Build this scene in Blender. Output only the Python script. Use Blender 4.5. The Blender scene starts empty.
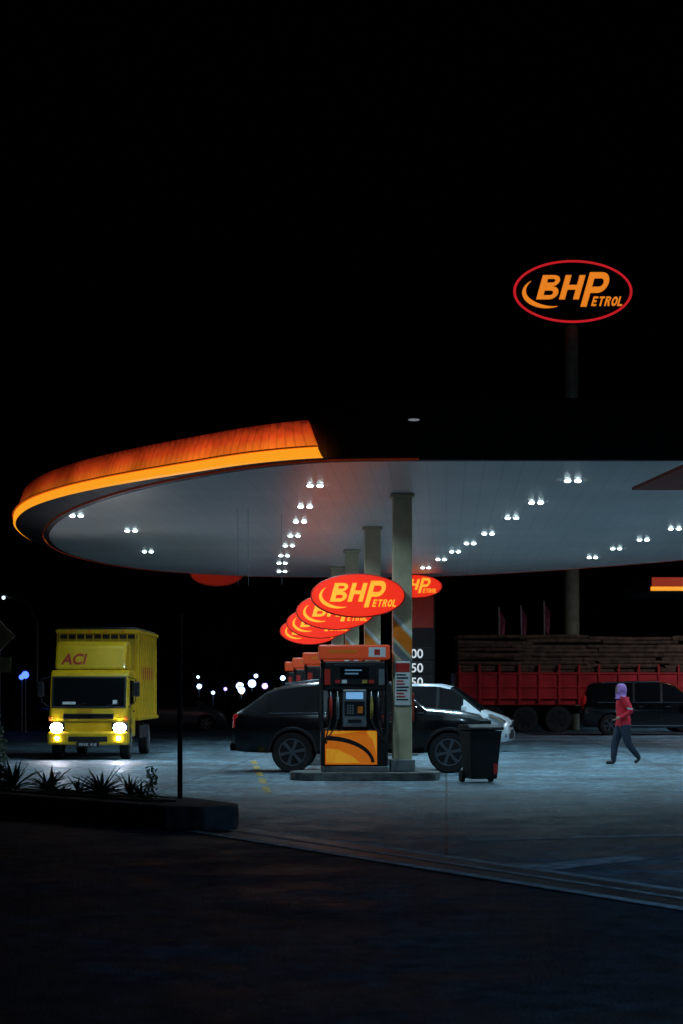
import bpy, bmesh, math, random
from mathutils import Vector, Matrix
R = math.radians
random.seed(7)
S = bpy.context.scene
COL = S.collection

# ------------------------------------------------------------------ helpers
def mat(name, col, rough=0.6, metal=0.0, emis=None, es=0.0, var=0.0, vscale=3.0, bump=0.0, bscale=40.0, coat=0.0, spec=0.5):
    m = bpy.data.materials.new(name); m.use_nodes = True
    nt = m.node_tree; b = nt.nodes['Principled BSDF']
    b.inputs['Base Color'].default_value = (*col, 1)
    b.inputs['Roughness'].default_value = rough
    b.inputs['Metallic'].default_value = metal
    b.inputs['Coat Weight'].default_value = coat
    b.inputs['Specular IOR Level'].default_value = spec
    if emis:
        b.inputs['Emission Color'].default_value = (*emis, 1)
        b.inputs['Emission Strength'].default_value = es
    if var > 0 or bump > 0:
        tc = nt.nodes.new('ShaderNodeTexCoord')
    if var > 0:
        n = nt.nodes.new('ShaderNodeTexNoise'); n.inputs['Scale'].default_value = vscale; n.inputs['Detail'].default_value = 8
        nt.links.new(tc.outputs['Object'], n.inputs['Vector'])
        r = nt.nodes.new('ShaderNodeMapRange')
        r.inputs['From Min'].default_value = .3; r.inputs['From Max'].default_value = .7
        r.inputs['To Min'].default_value = 1 - var; r.inputs['To Max'].default_value = 1 + var
        nt.links.new(n.outputs['Fac'], r.inputs['Value'])
        x = nt.nodes.new('ShaderNodeVectorMath'); x.operation = 'SCALE'
        x.inputs[0].default_value = col
        nt.links.new(r.outputs['Result'], x.inputs['Scale'])
        nt.links.new(x.outputs['Vector'], b.inputs['Base Color'])
        r2 = nt.nodes.new('ShaderNodeMapRange')
        r2.inputs['To Min'].default_value = max(0.02, rough - .15); r2.inputs['To Max'].default_value = min(1, rough + .15)
        nt.links.new(n.outputs['Fac'], r2.inputs['Value']); nt.links.new(r2.outputs['Result'], b.inputs['Roughness'])
    if bump > 0:
        n2 = nt.nodes.new('ShaderNodeTexNoise'); n2.inputs['Scale'].default_value = bscale; n2.inputs['Detail'].default_value = 6
        nt.links.new(tc.outputs['Object'], n2.inputs['Vector'])
        bp = nt.nodes.new('ShaderNodeBump'); bp.inputs['Strength'].default_value = bump; bp.inputs['Distance'].default_value = .02
        nt.links.new(n2.outputs['Fac'], bp.inputs['Height']); nt.links.new(bp.outputs['Normal'], b.inputs['Normal'])
    return m

def empty(name, loc=(0, 0, 0), rz=0.0):
    e = bpy.data.objects.new(name, None); COL.objects.link(e)
    e.location = loc; e.rotation_euler = (0, 0, rz); e.empty_display_size = .3
    return e

def mesh(name, vs, fs, m, parent=None, smooth=False, mi=None):
    me = bpy.data.meshes.new(name); me.from_pydata([tuple(v) for v in vs], [], fs)
    for k in (m if isinstance(m, (list, tuple)) else [m]): me.materials.append(k)
    if mi:
        for p, i in zip(me.polygons, mi): p.material_index = i
    bm = bmesh.new(); bm.from_mesh(me); bmesh.ops.recalc_face_normals(bm, faces=bm.faces); bm.to_mesh(me); bm.free()
    o = bpy.data.objects.new(name, me); COL.objects.link(o)
    if smooth:
        for p in me.polygons: p.use_smooth = True
        try: me.set_sharp_from_angle(angle=R(38))
        except Exception: pass
    if parent: o.parent = parent
    return o

def bevel(o, w, seg=2):
    if w > 0:
        b = o.modifiers.new('bev', 'BEVEL'); b.width = w; b.segments = seg; b.limit_method = 'ANGLE'; b.angle_limit = R(40)
    return o

def box(name, c, s, m, parent=None, bv=0.0, rot=None):
    x, y, z = s[0] / 2, s[1] / 2, s[2] / 2
    vs = [(a * x, b * y, d * z) for a in (-1, 1) for b in (-1, 1) for d in (-1, 1)]
    fs = [(0, 1, 3, 2), (4, 6, 7, 5), (0, 4, 5, 1), (2, 3, 7, 6), (0, 2, 6, 4), (1, 5, 7, 3)]
    o = mesh(name, vs, fs, m, parent); o.location = c
    if rot: o.rotation_euler = rot
    return bevel(o, bv)

def tube(name, pts, r, m, parent=None, seg=12, caps=True):
    pts = [Vector(p) for p in pts]; n = len(pts)
    rs = r if isinstance(r, (list, tuple)) else [r] * n
    vs = []; fs = []
    prev = None
    for i, p in enumerate(pts):
        t = (pts[min(i + 1, n - 1)] - pts[max(i - 1, 0)]).normalized()
        if prev is None:
            u = t.orthogonal().normalized()
        else:
            u = (prev - t * prev.dot(t)).normalized()
        prev = u; v = t.cross(u)
        for k in range(seg):
            a = 2 * math.pi * k / seg
            vs.append(p + (u * math.cos(a) + v * math.sin(a)) * rs[i])
    for i in range(n - 1):
        for k in range(seg):
            k2 = (k + 1) % seg
            fs.append((i * seg + k, i * seg + k2, (i + 1) * seg + k2, (i + 1) * seg + k))
    if caps:
        fs.append(tuple(range(seg))); fs.append(tuple(range((n - 1) * seg, n * seg)))
    return mesh(name, vs, fs, m, parent, smooth=True)

def prism(name, pts, y0, y1, m, parent=None, bv=0.0, axis='y'):
    n = len(pts)
    f = {'y': lambda a, b, t: (a, t, b), 'z': lambda a, b, t: (a, b, t), 'x': lambda a, b, t: (t, a, b)}[axis]
    vs = [f(a, b, y0) for a, b in pts] + [f(a, b, y1) for a, b in pts]
    fs = [tuple(range(n)), tuple(range(n, 2 * n))] + [(i, (i + 1) % n, n + (i + 1) % n, n + i) for i in range(n)]
    return bevel(mesh(name, vs, fs, m, parent), bv)

def ell(a, b, n=56): return [(a * math.cos(2 * math.pi * i / n), b * math.sin(2 * math.pi * i / n)) for i in range(n)]

def text(name, s, size, loc, m, parent, shear=0.0, off=0.0, ext=0.004, rot=(R(90), 0, 0), align='LEFT', sx=1.0):
    c = bpy.data.curves.new(name, 'FONT'); c.body = s; c.size = size; c.shear = shear; c.offset = off; c.extrude = ext
    c.align_x = align; c.materials.append(m)
    o = bpy.data.objects.new(name, c); COL.objects.link(o); o.location = loc; o.rotation_euler = rot; o.scale = (sx, 1, 1)
    o.parent = parent
    return o

def apply_bool(o, cutters):
    for c in cutters:
        md = o.modifiers.new('b', 'BOOLEAN'); md.operation = 'DIFFERENCE'; md.object = c; md.solver = 'EXACT'
    dg = bpy.context.evaluated_depsgraph_get(); dg.update()
    me = bpy.data.meshes.new_from_object(o.evaluated_get(dg))
    o.modifiers.clear(); o.data = me
    for c in cutters: bpy.data.objects.remove(c, do_unlink=True)

# ------------------------------------------------------------------ materials
M = {}
M['black'] = mat('black_plastic', (.012, .012, .014), .45, var=.2)
M['binplastic'] = mat('bin_plastic', (.008, .009, .011), .6, var=.3)
M['rubber'] = mat('tyre_rubber', (.015, .015, .016), .8, var=.2, vscale=20)
M['alloy'] = mat('alloy', (.2, .22, .25), .4, .9)
M['steel'] = mat('galvanised_steel', (.3, .31, .32), .45, .7, var=.2)
M['chrome'] = mat('chrome', (.7, .7, .72), .12, 1)
M['glass'] = mat('dark_glass', (.006, .008, .01), .05, spec=.8)
M['blackpaint'] = mat('black_car_paint', (.004, .005, .007), .2, .0, coat=.6, var=.15)
M['whitepaint'] = mat('white_car_paint', (.72, .74, .78), .3, coat=.7, var=.04)
M['yellowpaint'] = mat('yellow_lorry_paint', (.8, .48, .006), .38, coat=.3, var=.16, vscale=2)
M['yellowbox'] = mat('yellow_box_panel', (.62, .38, .008), .55, var=.3, vscale=1.5)
M['cream'] = mat('cream_column_paint', (.55, .47, .3), .55, var=.18, vscale=2.5)
M['orange'] = mat('orange_vinyl', (.85, .2, .015), .4, var=.15)
M['pumporange'] = mat('pump_orange_panel', (.9, .26, .015), .35, emis=(1, .20, .01), es=.26, var=.15)  # emission added to brighten the panel front, which is no lamp
M['pumpyellow'] = mat('pump_yellow_flash', (.9, .5, .03), .35, emis=(1, .38, .02), es=.32, var=.15)  # printed flash, with a glow put in to lift it
M['redvinyl'] = mat('red_vinyl', (.5, .03, .02), .45, var=.12)
M['white'] = mat('white_vinyl', (.75, .75, .75), .5, var=.06)
M['kerb'] = mat('kerb_concrete', (.16, .16, .155), .8, var=.35, vscale=4, bump=.4)
M['kerbdark'] = mat('kerb_dark', (.12, .12, .115), .75, var=.6, vscale=4, bump=.8, bscale=15)
M['fasciadark'] = mat('dark_fascia', (.012, .004, .004), .6, var=.3)
M['soil'] = mat('soil', (.035, .026, .018), .95, var=.4, bump=.8)
M['leaf'] = mat('agave_leaf', (.08, .12, .05), .5, var=.35, vscale=8)
M['leafdark'] = mat('tree_leaf', (.03, .05, .02), .7, var=.4, vscale=.4)
M['darkmetal'] = mat('dark_metal', (.02, .021, .024), .5, .5, var=.3)
M['redlorry'] = mat('red_lorry_paint', (.55, .014, .02), .45, var=.35, vscale=1.2)
M['log'] = mat('timber_log', (.12, .065, .04), .85, var=.6, vscale=5, bump=.5)
M['logend'] = mat('timber_end', (.2, .12, .07), .85, var=.3, vscale=5)
M['wall'] = mat('store_wall', (.35, .34, .32), .8, var=.1)
def em(name, c, s, base=None): return mat(name, base or (min(c[0], .8), min(c[1], .8), min(c[2], .8)), .4, emis=c, es=s)
M['e_lamp'] = em('lamp_lens', (.75, .95, 1), 14)
M['e_red'] = em('sign_red_lit', (.9, .026, .008), .85, (.4, .02, .01))
M['e_txt'] = em('sign_letters_lit', (1, .42, .03), .98, (.5, .2, .02))
M['e_red2'] = em('sign_red_dim', (.5, .02, .01), .2)
M['e_rim'] = em('sign_rim_lit', (.85, .02, .03), .6)
M['e_txt2'] = em('totem_letters_lit', (1, .27, .02), .78)
M['e_yel'] = em('fascia_led_strip', (1, .36, .015), .95)
M['e_head'] = em('headlamp_lit', (.85, .85, 1), 140)
M['e_screen'] = em('screen_lit', (.22, .5, .85), .5)
M['e_screen2'] = em('screen_dim', (.1, .2, .3), .4)
M['e_digit'] = em('price_digits_lit', (.85, .9, .95), .6)
M['e_far'] = em('street_lamp_lit', (.4, .58, 1), 6)
M['e_farp'] = em('street_lamp_violet', (.4, .3, 1), 4)
M['e_farw'] = em('street_lamp_warm', (1, .6, .3), 1.6)
M['e_tail'] = em('tail_lamp', (.5, .01, .01), .1)
M['e_header'] = em('pump_header_lit', (.6, .07, .02), .22)

def grad_fascia():  # LED wash fading up and along the panel, painted in as emission
    m = bpy.data.materials.new('painted_glow_orange_panel'); m.use_nodes = True
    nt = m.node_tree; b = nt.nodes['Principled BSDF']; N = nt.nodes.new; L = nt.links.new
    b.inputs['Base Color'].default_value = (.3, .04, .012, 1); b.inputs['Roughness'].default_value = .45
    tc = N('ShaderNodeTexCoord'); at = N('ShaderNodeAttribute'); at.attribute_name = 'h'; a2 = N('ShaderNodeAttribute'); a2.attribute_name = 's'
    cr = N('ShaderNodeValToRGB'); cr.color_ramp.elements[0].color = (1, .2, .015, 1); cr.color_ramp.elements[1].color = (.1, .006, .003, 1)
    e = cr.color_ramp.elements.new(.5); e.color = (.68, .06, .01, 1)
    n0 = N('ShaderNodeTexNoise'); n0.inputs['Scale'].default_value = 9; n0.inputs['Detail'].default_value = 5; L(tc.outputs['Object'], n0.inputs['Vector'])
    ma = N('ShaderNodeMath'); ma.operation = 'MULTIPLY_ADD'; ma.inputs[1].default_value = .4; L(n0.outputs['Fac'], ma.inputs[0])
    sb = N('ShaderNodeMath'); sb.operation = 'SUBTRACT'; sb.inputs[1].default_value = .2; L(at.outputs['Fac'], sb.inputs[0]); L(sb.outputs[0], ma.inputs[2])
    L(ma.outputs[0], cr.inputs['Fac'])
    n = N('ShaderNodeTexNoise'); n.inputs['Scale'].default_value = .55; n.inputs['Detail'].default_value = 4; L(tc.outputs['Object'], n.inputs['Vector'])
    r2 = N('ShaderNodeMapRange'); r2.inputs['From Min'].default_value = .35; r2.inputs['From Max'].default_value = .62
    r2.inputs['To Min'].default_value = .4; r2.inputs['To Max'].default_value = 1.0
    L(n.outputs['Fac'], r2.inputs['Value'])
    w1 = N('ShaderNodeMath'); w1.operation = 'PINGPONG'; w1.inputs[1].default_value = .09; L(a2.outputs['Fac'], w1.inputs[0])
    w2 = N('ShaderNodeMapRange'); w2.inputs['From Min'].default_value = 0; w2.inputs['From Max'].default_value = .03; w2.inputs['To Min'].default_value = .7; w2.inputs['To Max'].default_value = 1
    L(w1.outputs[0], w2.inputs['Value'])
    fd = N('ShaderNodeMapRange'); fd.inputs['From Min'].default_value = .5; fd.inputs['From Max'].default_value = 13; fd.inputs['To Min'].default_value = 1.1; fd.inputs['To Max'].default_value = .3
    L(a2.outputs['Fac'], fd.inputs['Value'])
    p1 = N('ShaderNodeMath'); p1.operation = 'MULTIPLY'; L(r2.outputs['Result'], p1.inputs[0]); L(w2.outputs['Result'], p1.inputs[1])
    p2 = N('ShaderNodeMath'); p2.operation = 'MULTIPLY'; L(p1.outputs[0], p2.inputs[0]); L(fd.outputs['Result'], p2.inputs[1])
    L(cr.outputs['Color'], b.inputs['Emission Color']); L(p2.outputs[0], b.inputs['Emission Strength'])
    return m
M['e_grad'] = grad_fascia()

def ground_mat(name, col, rough, joints):
    m = bpy.data.materials.new(name); m.use_nodes = True
    nt = m.node_tree; b = nt.nodes['Principled BSDF']; N = nt.nodes.new; L = nt.links.new
    tc = N('ShaderNodeTexCoord')
    n1 = N('ShaderNodeTexNoise'); n1.inputs['Scale'].default_value = .3; n1.inputs['Detail'].default_value = 10; n1.inputs['Roughness'].default_value = .72
    n2 = N('ShaderNodeTexNoise'); n2.inputs['Scale'].default_value = 4; n2.inputs['Detail'].default_value = 8; n2.inputs['Roughness'].default_value = .85
    n3 = N('ShaderNodeTexNoise'); n3.inputs['Scale'].default_value = 45; n3.inputs['Detail'].default_value = 3
    n4 = N('ShaderNodeTexNoise'); n4.inputs['Scale'].default_value = 1.1; n4.inputs['Detail'].default_value = 8; n4.inputs['Roughness'].default_value = .75
    for n in (n1, n2, n3, n4): L(tc.outputs['Object'], n.inputs['Vector'])
    r1 = N('ShaderNodeValToRGB'); r1.color_ramp.elements[0].position = .38; r1.color_ramp.elements[1].position = .64
    r1.color_ramp.elements[0].color = (*[c * .4 for c in col], 1); r1.color_ramp.elements[1].color = (*[c * 1.5 for c in col], 1)
    L(n1.outputs['Fac'], r1.inputs['Fac'])
    mr = N('ShaderNodeMapRange'); mr.inputs['From Min'].default_value = .4; mr.inputs['From Max'].default_value = .6
    mr.inputs['To Min'].default_value = .2; mr.inputs['To Max'].default_value = 1.8; L(n2.outputs['Fac'], mr.inputs['Value'])
    x = N('ShaderNodeVectorMath'); x.operation = 'SCALE'; L(r1.outputs['Color'], x.inputs[0]); L(mr.outputs['Result'], x.inputs['Scale'])
    mq = N('ShaderNodeMapRange'); mq.inputs['From Min'].default_value = .42; mq.inputs['From Max'].default_value = .53
    mq.inputs['To Min'].default_value = .4; mq.inputs['To Max'].default_value = 1.1; L(n4.outputs['Fac'], mq.inputs['Value'])
    x2 = N('ShaderNodeVectorMath'); x2.operation = 'SCALE'; L(x.outputs['Vector'], x2.inputs[0]); L(mq.outputs['Result'], x2.inputs['Scale'])
    out = x2.outputs['Vector']
    if joints:
        br = N('ShaderNodeTexBrick'); br.inputs['Scale'].default_value = 1; br.offset = 0
        br.inputs['Brick Width'].default_value = 4.5; br.inputs['Row Height'].default_value = 4.5; br.inputs['Mortar Size'].default_value = .02
        br.inputs['Color1'].default_value = (1, 1, 1, 1); br.inputs['Color2'].default_value = (.8, .8, .8, 1); br.inputs['Mortar'].default_value = (.2, .2, .2, 1)
        mp = N('ShaderNodeMapping'); mp.inputs['Rotation'].default_value = (0, 0, R(3)); L(tc.outputs['Object'], mp.inputs[0]); L(mp.outputs[0], br.inputs['Vector'])
        y = N('ShaderNodeVectorMath'); y.operation = 'MULTIPLY'; L(out, y.inputs[0]); L(br.outputs['Color'], y.inputs[1]); out = y.outputs['Vector']
    L(out, b.inputs['Base Color'])
    rr = N('ShaderNodeMapRange'); rr.inputs['From Min'].default_value = .35; rr.inputs['From Max'].default_value = .65
    rr.inputs['To Min'].default_value = rough - .22; rr.inputs['To Max'].default_value = rough + .2
    L(n4.outputs['Fac'], rr.inputs['Value']); L(rr.outputs['Result'], b.inputs['Roughness'])
    ad = N('ShaderNodeMath'); ad.operation = 'ADD'; L(n2.outputs['Fac'], ad.inputs[0]); L(n3.outputs['Fac'], ad.inputs[1])
    bp = N('ShaderNodeBump'); bp.inputs['Strength'].default_value = .7; bp.inputs['Distance'].default_value = .03
    L(ad.outputs[0], bp.inputs['Height']); L(bp.outputs['Normal'], b.inputs['Normal'])
    return m
M['asphalt'] = ground_mat('asphalt', (.04, .06, .08), .66, False)
M['concrete'] = ground_mat('concrete_forecourt', (.16, .25, .31), .55, True)
M['mark'] = mat('worn_white_marking', (.6, .65, .68), .7, var=.6, vscale=6)
M['markyel'] = mat('worn_yellow_marking', (.4, .27, .05), .7, var=.6, vscale=6)

def soffit_mat():
    m = bpy.data.materials.new('soffit_panels'); m.use_nodes = True
    nt = m.node_tree; b = nt.nodes['Principled BSDF']; N = nt.nodes.new; L = nt.links.new
    tc = N('ShaderNodeTexCoord'); br = N('ShaderNodeTexBrick'); br.offset = 0; br.inputs['Scale'].default_value = 1
    br.inputs['Brick Width'].default_value = 6.0; br.inputs['Row Height'].default_value = .3; br.inputs['Mortar Size'].default_value = .008
    br.inputs['Color1'].default_value = (.88, .82, .76, 1); br.inputs['Color2'].default_value = (.855, .80, .74, 1); br.inputs['Mortar'].default_value = (.7, .67, .64, 1)
    mp = N('ShaderNodeMapping'); mp.inputs['Rotation'].default_value = (0, 0, R(93)); L(tc.outputs['Object'], mp.inputs[0]); L(mp.outputs[0], br.inputs['Vector'])
    n = N('ShaderNodeTexNoise'); n.inputs['Scale'].default_value = .5; n.inputs['Detail'].default_value = 6; L(tc.outputs['Object'], n.inputs['Vector'])
    mr = N('ShaderNodeMapRange'); mr.inputs['To Min'].default_value = .8; mr.inputs['To Max'].default_value = 1.12; L(n.outputs['Fac'], mr.inputs['Value'])
    x = N('ShaderNodeVectorMath'); x.operation = 'SCALE'; L(br.outputs['Color'], x.inputs[0]); L(mr.outputs['Result'], x.inputs['Scale'])
    L(x.outputs['Vector'], b.inputs['Base Color']); b.inputs['Roughness'].default_value = .34
    return m
M['soffit'] = soffit_mat()

# ------------------------------------------------------------------ ground
mesh('ground', [(-1500, -300, 0), (1500, -300, 0), (1500, 2500, 0), (-1500, 2500, 0)], [(0, 1, 2, 3)], M['asphalt'])
ap = [(-1.25, 22.75), (10.1, .9), (45, .9), (45, 100), (-40, 100), (-40, 34), (-4.5, 27.6), (-1.6, 24.6)]
mesh('forecourt_pavement', [(a, b, .004) for a, b in ap], [tuple(range(len(ap)))], M['concrete'])

# trench drain
A = Vector((-1.75, 22.55, 0)); B = Vector((9.6, .7, 0)); d = (B - A).normalized(); nrm = Vector((-d.y, d.x, 0))
dr = empty('trench_drain')
def strip(name, off, w, m, z, p):
    a = A + nrm * off; b = B + nrm * off
    return mesh(name, [a + Vector((0, 0, z)), b + Vector((0, 0, z)), b + nrm * w + Vector((0, 0, z)), a + nrm * w + Vector((0, 0, z))], [(0, 1, 2, 3)], m, p)
strip('near_edge', 0, .13, M['mark'], .012, dr); strip('channel', .13, .67, M['black'], .010, dr); strip('far_edge', .80, .13, M['mark'], .012, dr)
strip('centre_bar', .43, .07, M['mark'], .018, dr)
vs = []; fs = []
Ln = (B - A).length; k = 0; t = 0.0
while t < Ln - .05:
    a = A + d * t
    c = [a + nrm * .135, a + d * .03 + nrm * .135, a + d * .03 + nrm * .795, a + nrm * .795]
    vs += [v + Vector((0, 0, .014)) for v in c]; fs.append((k, k + 1, k + 2, k + 3)); k += 4; t += .11
mesh('grating', vs, fs, M['steel'], dr)
def quad(name, pts, m, z=.009): return mesh(name, [(a, b, z) for a, b in pts], [tuple(range(len(pts)))], m)
quad('road_marking', [(1.35, 21.1), (4.0, 21.9), (4.0, 22.25), (1.35, 21.4)], M['mark'])
quad('road_marking', [(4.0, 21.9), (8.0, 22.6), (8.0, 22.95), (4.0, 22.25)], M['mark'])
quad('road_marking', [(1.3, 17.5), (1.95, 17.8), (2.95, 18.9), (2.75, 19.25), (1.85, 18.3), (1.25, 18.35)], M['mark'])
for i in range(5):
    y = 31 + i * 3.0
    quad('road_marking', [(-1.2 - i * .18, y), (-1.08 - i * .18, y), (-1.2 - i * .18, y + 2), (-1.32 - i * .18, y + 2)], M['markyel'])

# ------------------------------------------------------------------ canopy
def catmull(P, n=10, closed=True):
    out = []; N = len(P)
    for i in range(N if closed else N - 1):
        p0, p1, p2, p3 = [Vector(P[(i + j) % N] if closed else P[max(0, min(N - 1, i + j))]) for j in (-1, 0, 1, 2)]
        for k in range(n):
            t = k / n
            out.append(.5 * ((2 * p1) + (-p0 + p2) * t + (2 * p0 - 5 * p1 + 4 * p2 - p3) * t * t + (-p0 + 3 * p1 - 3 * p2 + p3) * t ** 3))
    if not closed: out.append(Vector(P[-1]))
    return out
curve = [(1.2, 30.6), (-.33, 30.85), (-1.7, 32.1), (-3.3, 34.6), (-4.75, 37.9), (-5.95, 41.9), (-6.8, 46.7), (-6.95, 52.0), (-6.0, 57.2), (-4.1, 60.4), (-1.3, 62), (3.9, 60.9), (9.2, 53.8), (12.2, 46), (12.6, 38), (11.6, 30.6)]
path = catmull(curve, 10, False)
ZS = 5.1
can = empty('petrol_station_canopy')
def outn(P, i):
    n = len(P); t = (P[min(i + 1, n - 1)] - P[max(i - 1, 0)]).normalized()
    v = Vector((-t.y, t.x)); c = Vector((2, 46))
    return v if v.dot(P[i] - c) > 0 else -v
n = len(path)
mesh('soffit', [(p.x, p.y, ZS) for p in path], [tuple(range(n))], M['soffit'], can)
vs = []; fs = []
prof = [(0, ZS), (.12, ZS + .01), (.14, ZS + .06), (.14, 6.02), (.05, 6.06), (-.6, 6.04)]
for i, p in enumerate(path):
    o = outn(path, i)
    top = 1.0 if (p.x > -.2 or p.y > 55) else 0.0
    for a, z in prof:
        if not top and z > 5.5: z = z - .33
        q = p + o * a; vs.append((q.x, q.y, z))
kk = len(prof)
for i in range(n):
    j = (i + 1) % n
    for q in range(kk - 1): fs.append((i * kk + q, j * kk + q, j * kk + q + 1, i * kk + q + 1))
mesh('fascia', vs, fs, M['fasciadark'], can)
mesh('roof', [(p.x, p.y, 5.66) for p in [path[i] - outn(path, i) * .3 for i in range(n)]], [tuple(range(n))], M['darkmetal'], can)
vs = []; fs = []
for i, p in enumerate(path):
    o = outn(path, i); q = p + o * .15; vs += [(q.x, q.y, ZS + .0), (q.x, q.y, ZS + .03)]
for i in range(n - 1): fs.append((2 * i, 2 * i + 2, 2 * i + 3, 2 * i + 1))
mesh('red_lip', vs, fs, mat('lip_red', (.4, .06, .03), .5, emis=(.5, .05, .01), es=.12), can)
i0 = 9; i1 = 95
seg = path[i0:i1]
ns = [outn(path, i) for i in range(i0, i1)]
cum = [0.0]
for i in range(1, len(seg)): cum.append(cum[-1] + (seg[i] - seg[i - 1]).length)
def ribbon(name, prof, m, cut=0.0, attr=False):
    vs = []; fs = []; k = len(prof); hs = []; ss = []
    for i, p in enumerate(seg):
        g_ = min(1, max(0, (i - 12) / 36.0)); g_ = g_ * g_ * (3 - 2 * g_)
        for a, z in prof:
            w = max(0, 1 - i / 8.0)
            oo = a + (g_ * .45 if a > .142 else 0)
            zz = z + (g_ * .2 if a > .142 else 0)
            q = p + ns[i] * oo
            s = -cut * w * (z - 5.15) / .7
            dirv = (seg[min(i + 1, len(seg) - 1)] - seg[max(i - 1, 0)]).normalized()
            q = q - dirv * s
            vs.append((q.x, q.y, zz)); hs.append((z - prof[0][1]) / max(.01, prof[-1][1] - prof[0][1])); ss.append(cum[i])
    for i in range(len(seg) - 1):
        for q in range(k - 1): fs.append((i * k + q, (i + 1) * k + q, (i + 1) * k + q + 1, i * k + q + 1))
    o = mesh(name, vs, fs, m, can, smooth=True)
    if attr:
        at = o.data.attributes.new('h', 'FLOAT', 'POINT'); a2 = o.data.attributes.new('s', 'FLOAT', 'POINT')
        for i, h in enumerate(hs): at.data[i].value = h; a2.data[i].value = ss[i]
    return o
ribbon('lit_fascia_underside', [(.141, 5.13), (.3, 5.14)], M['fasciadark'], .35)
ribbon('led_strip', [(.3, 5.14), (.35, 5.165), (.35, 5.29), (.3, 5.31)], M['e_yel'], .35)
ribbon('strip_trim', [(.3, 5.311), (.38, 5.312), (.38, 5.328), (.28, 5.33)], M['redvinyl'], .35)
ribbon('painted_glow_panel', [(.285, 5.33), (.26, 5.44), (.22, 5.56), (.18, 5.66), (.16, 5.75)], M['e_grad'], .35, True)
ribbon('lit_fascia_top', [(.16, 5.751), (.12, 5.76), (.0, 5.7)], M['fasciadark'], .35)

# ------------------------------------------------------------------ ceiling lights
rows = [
    [(3.85, 33.3), (3.62, 37.2), (3.45, 40.5), (3.27, 44.6), (3.06, 47.6), (2.86, 50.4), (2.66, 53.4), (2.4, 57)],
    [(-.45, 34.1), (-.69, 38), (-.86, 41.4), (-1.07, 45.2), (-1.27, 48.3), (-1.49, 51.9), (-1.63, 54.9), (-1.75, 58.8)],
    [(-5.3, 40), (-4.6, 43.75), (-4.88, 50.4)],
    [(7.5, 40.2), (7.2, 43.2), (7.0, 46.4), (6.77, 49.3), (6.6, 52.6)],
    [(8.3, 33.5), (10.6, 37), (10.4, 43)],
]
def ceil_light(x, y, z, energy):
    e = empty('ceiling_light', (x, y, z))
    for dx in (-.085, .085):
        prism('housing', [(a + dx, b) for a, b in ell(.08, .13, 16)], -.012, -.002, M['alloy'], e, axis='z')
        vs = []; fs = []
        for j, (rr, zz) in enumerate([(.055, -.013), (.052, -.028), (.036, -.04)]):
            for k in range(12): vs.append((dx + rr * math.cos(k * math.pi / 6), 1.8 * rr * math.sin(k * math.pi / 6), zz))
        for j in range(2):
            for k in range(12): fs.append((j * 12 + k, j * 12 + (k + 1) % 12, (j + 1) * 12 + (k + 1) % 12, (j + 1) * 12 + k))
        fs.append(tuple(range(24, 36)))
        mesh('lens', vs, fs, M['e_lamp'], e, True)
    l = bpy.data.lights.new('lamp', 'AREA'); l.shape = 'DISK'; l.size = .2; l.energy = energy; l.color = (.5, .82, 1.0); l.spread = R(145)
    lo = bpy.data.objects.new('lamp', l); COL.objects.link(lo); lo.parent = e; lo.location = (0, 0, -.055)
for r in rows:
    for (x, y) in r: ceil_light(x, y, ZS, 49)

# ------------------------------------------------------------------ logo ovals
def glyph(name, ch, x0, y0, h, xs, y, mt, parent, sh=.28, tk=.004):
    vs = []; fs = []
    def add(pts, close=True):
        b0 = len(vs); n = len(pts)
        for u, v in pts: vs.append((x0 + u * xs + v * h * sh, y - tk, y0 + v * h))
        fs.append(tuple(range(b0, b0 + n)))
    T = .21
    def rect(a, b, c, d_): add([(a, b), (c, b), (c, d_), (a, d_)])
    def dee(xa, xc, yc, ro, ri):
        out = [(xa, yc + ro)] + [(xc + ro * math.sin(R(k * 15)), yc + ro * math.cos(R(k * 15))) for k in range(13)] + [(xa, yc - ro)]
        inn = [(xa, yc + ri)] + [(xc + ri * math.sin(R(k * 15)), yc + ri * math.cos(R(k * 15))) for k in range(13)] + [(xa, yc - ri)]
        for k in range(len(out) - 1): add([out[k], out[k + 1], inn[k + 1], inn[k]])
    if ch == 'H': rect(0, 0, T, 1); rect(T, .40, .5, .6); rect(.5, 0, .5 + T, 1)
    if ch == 'P': rect(0, 0, T, 1); dee(T, .44, .70, .30, .12)
    if ch == 'B': rect(0, 0, T, 1); dee(T, .42, .27, .27, .095); dee(T, .40, .77, .23, .075)
    if ch == 'E': rect(0, 0, T, 1); rect(T, 0, .62, .2); rect(T, .4, .55, .6); rect(T, .8, .62, 1)
    if ch == 'T': rect(.22, 0, .22 + T, .8); rect(0, .8, .65, 1)
    if ch == 'L': rect(0, 0, T, 1); rect(T, 0, .6, .2)
    if ch == 'R': rect(0, 0, T, 1); dee(T, .38, .74, .26, .08); add([(.3, .48), (.46, .0), (.7, .0), (.52, .48)])
    if ch == 'O':
        for k in range(16):
            a0 = k * math.pi / 8; a1 = (k + 1) * math.pi / 8
            add([(.37 + .37 * math.cos(a0), .5 + .5 * math.sin(a0)), (.37 + .37 * math.cos(a1), .5 + .5 * math.sin(a1)), (.37 + .16 * math.cos(a1), .5 + .27 * math.sin(a1)), (.37 + .16 * math.cos(a0), .5 + .27 * math.sin(a0))])
    return mesh(name, vs, fs, mt, parent)
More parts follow.
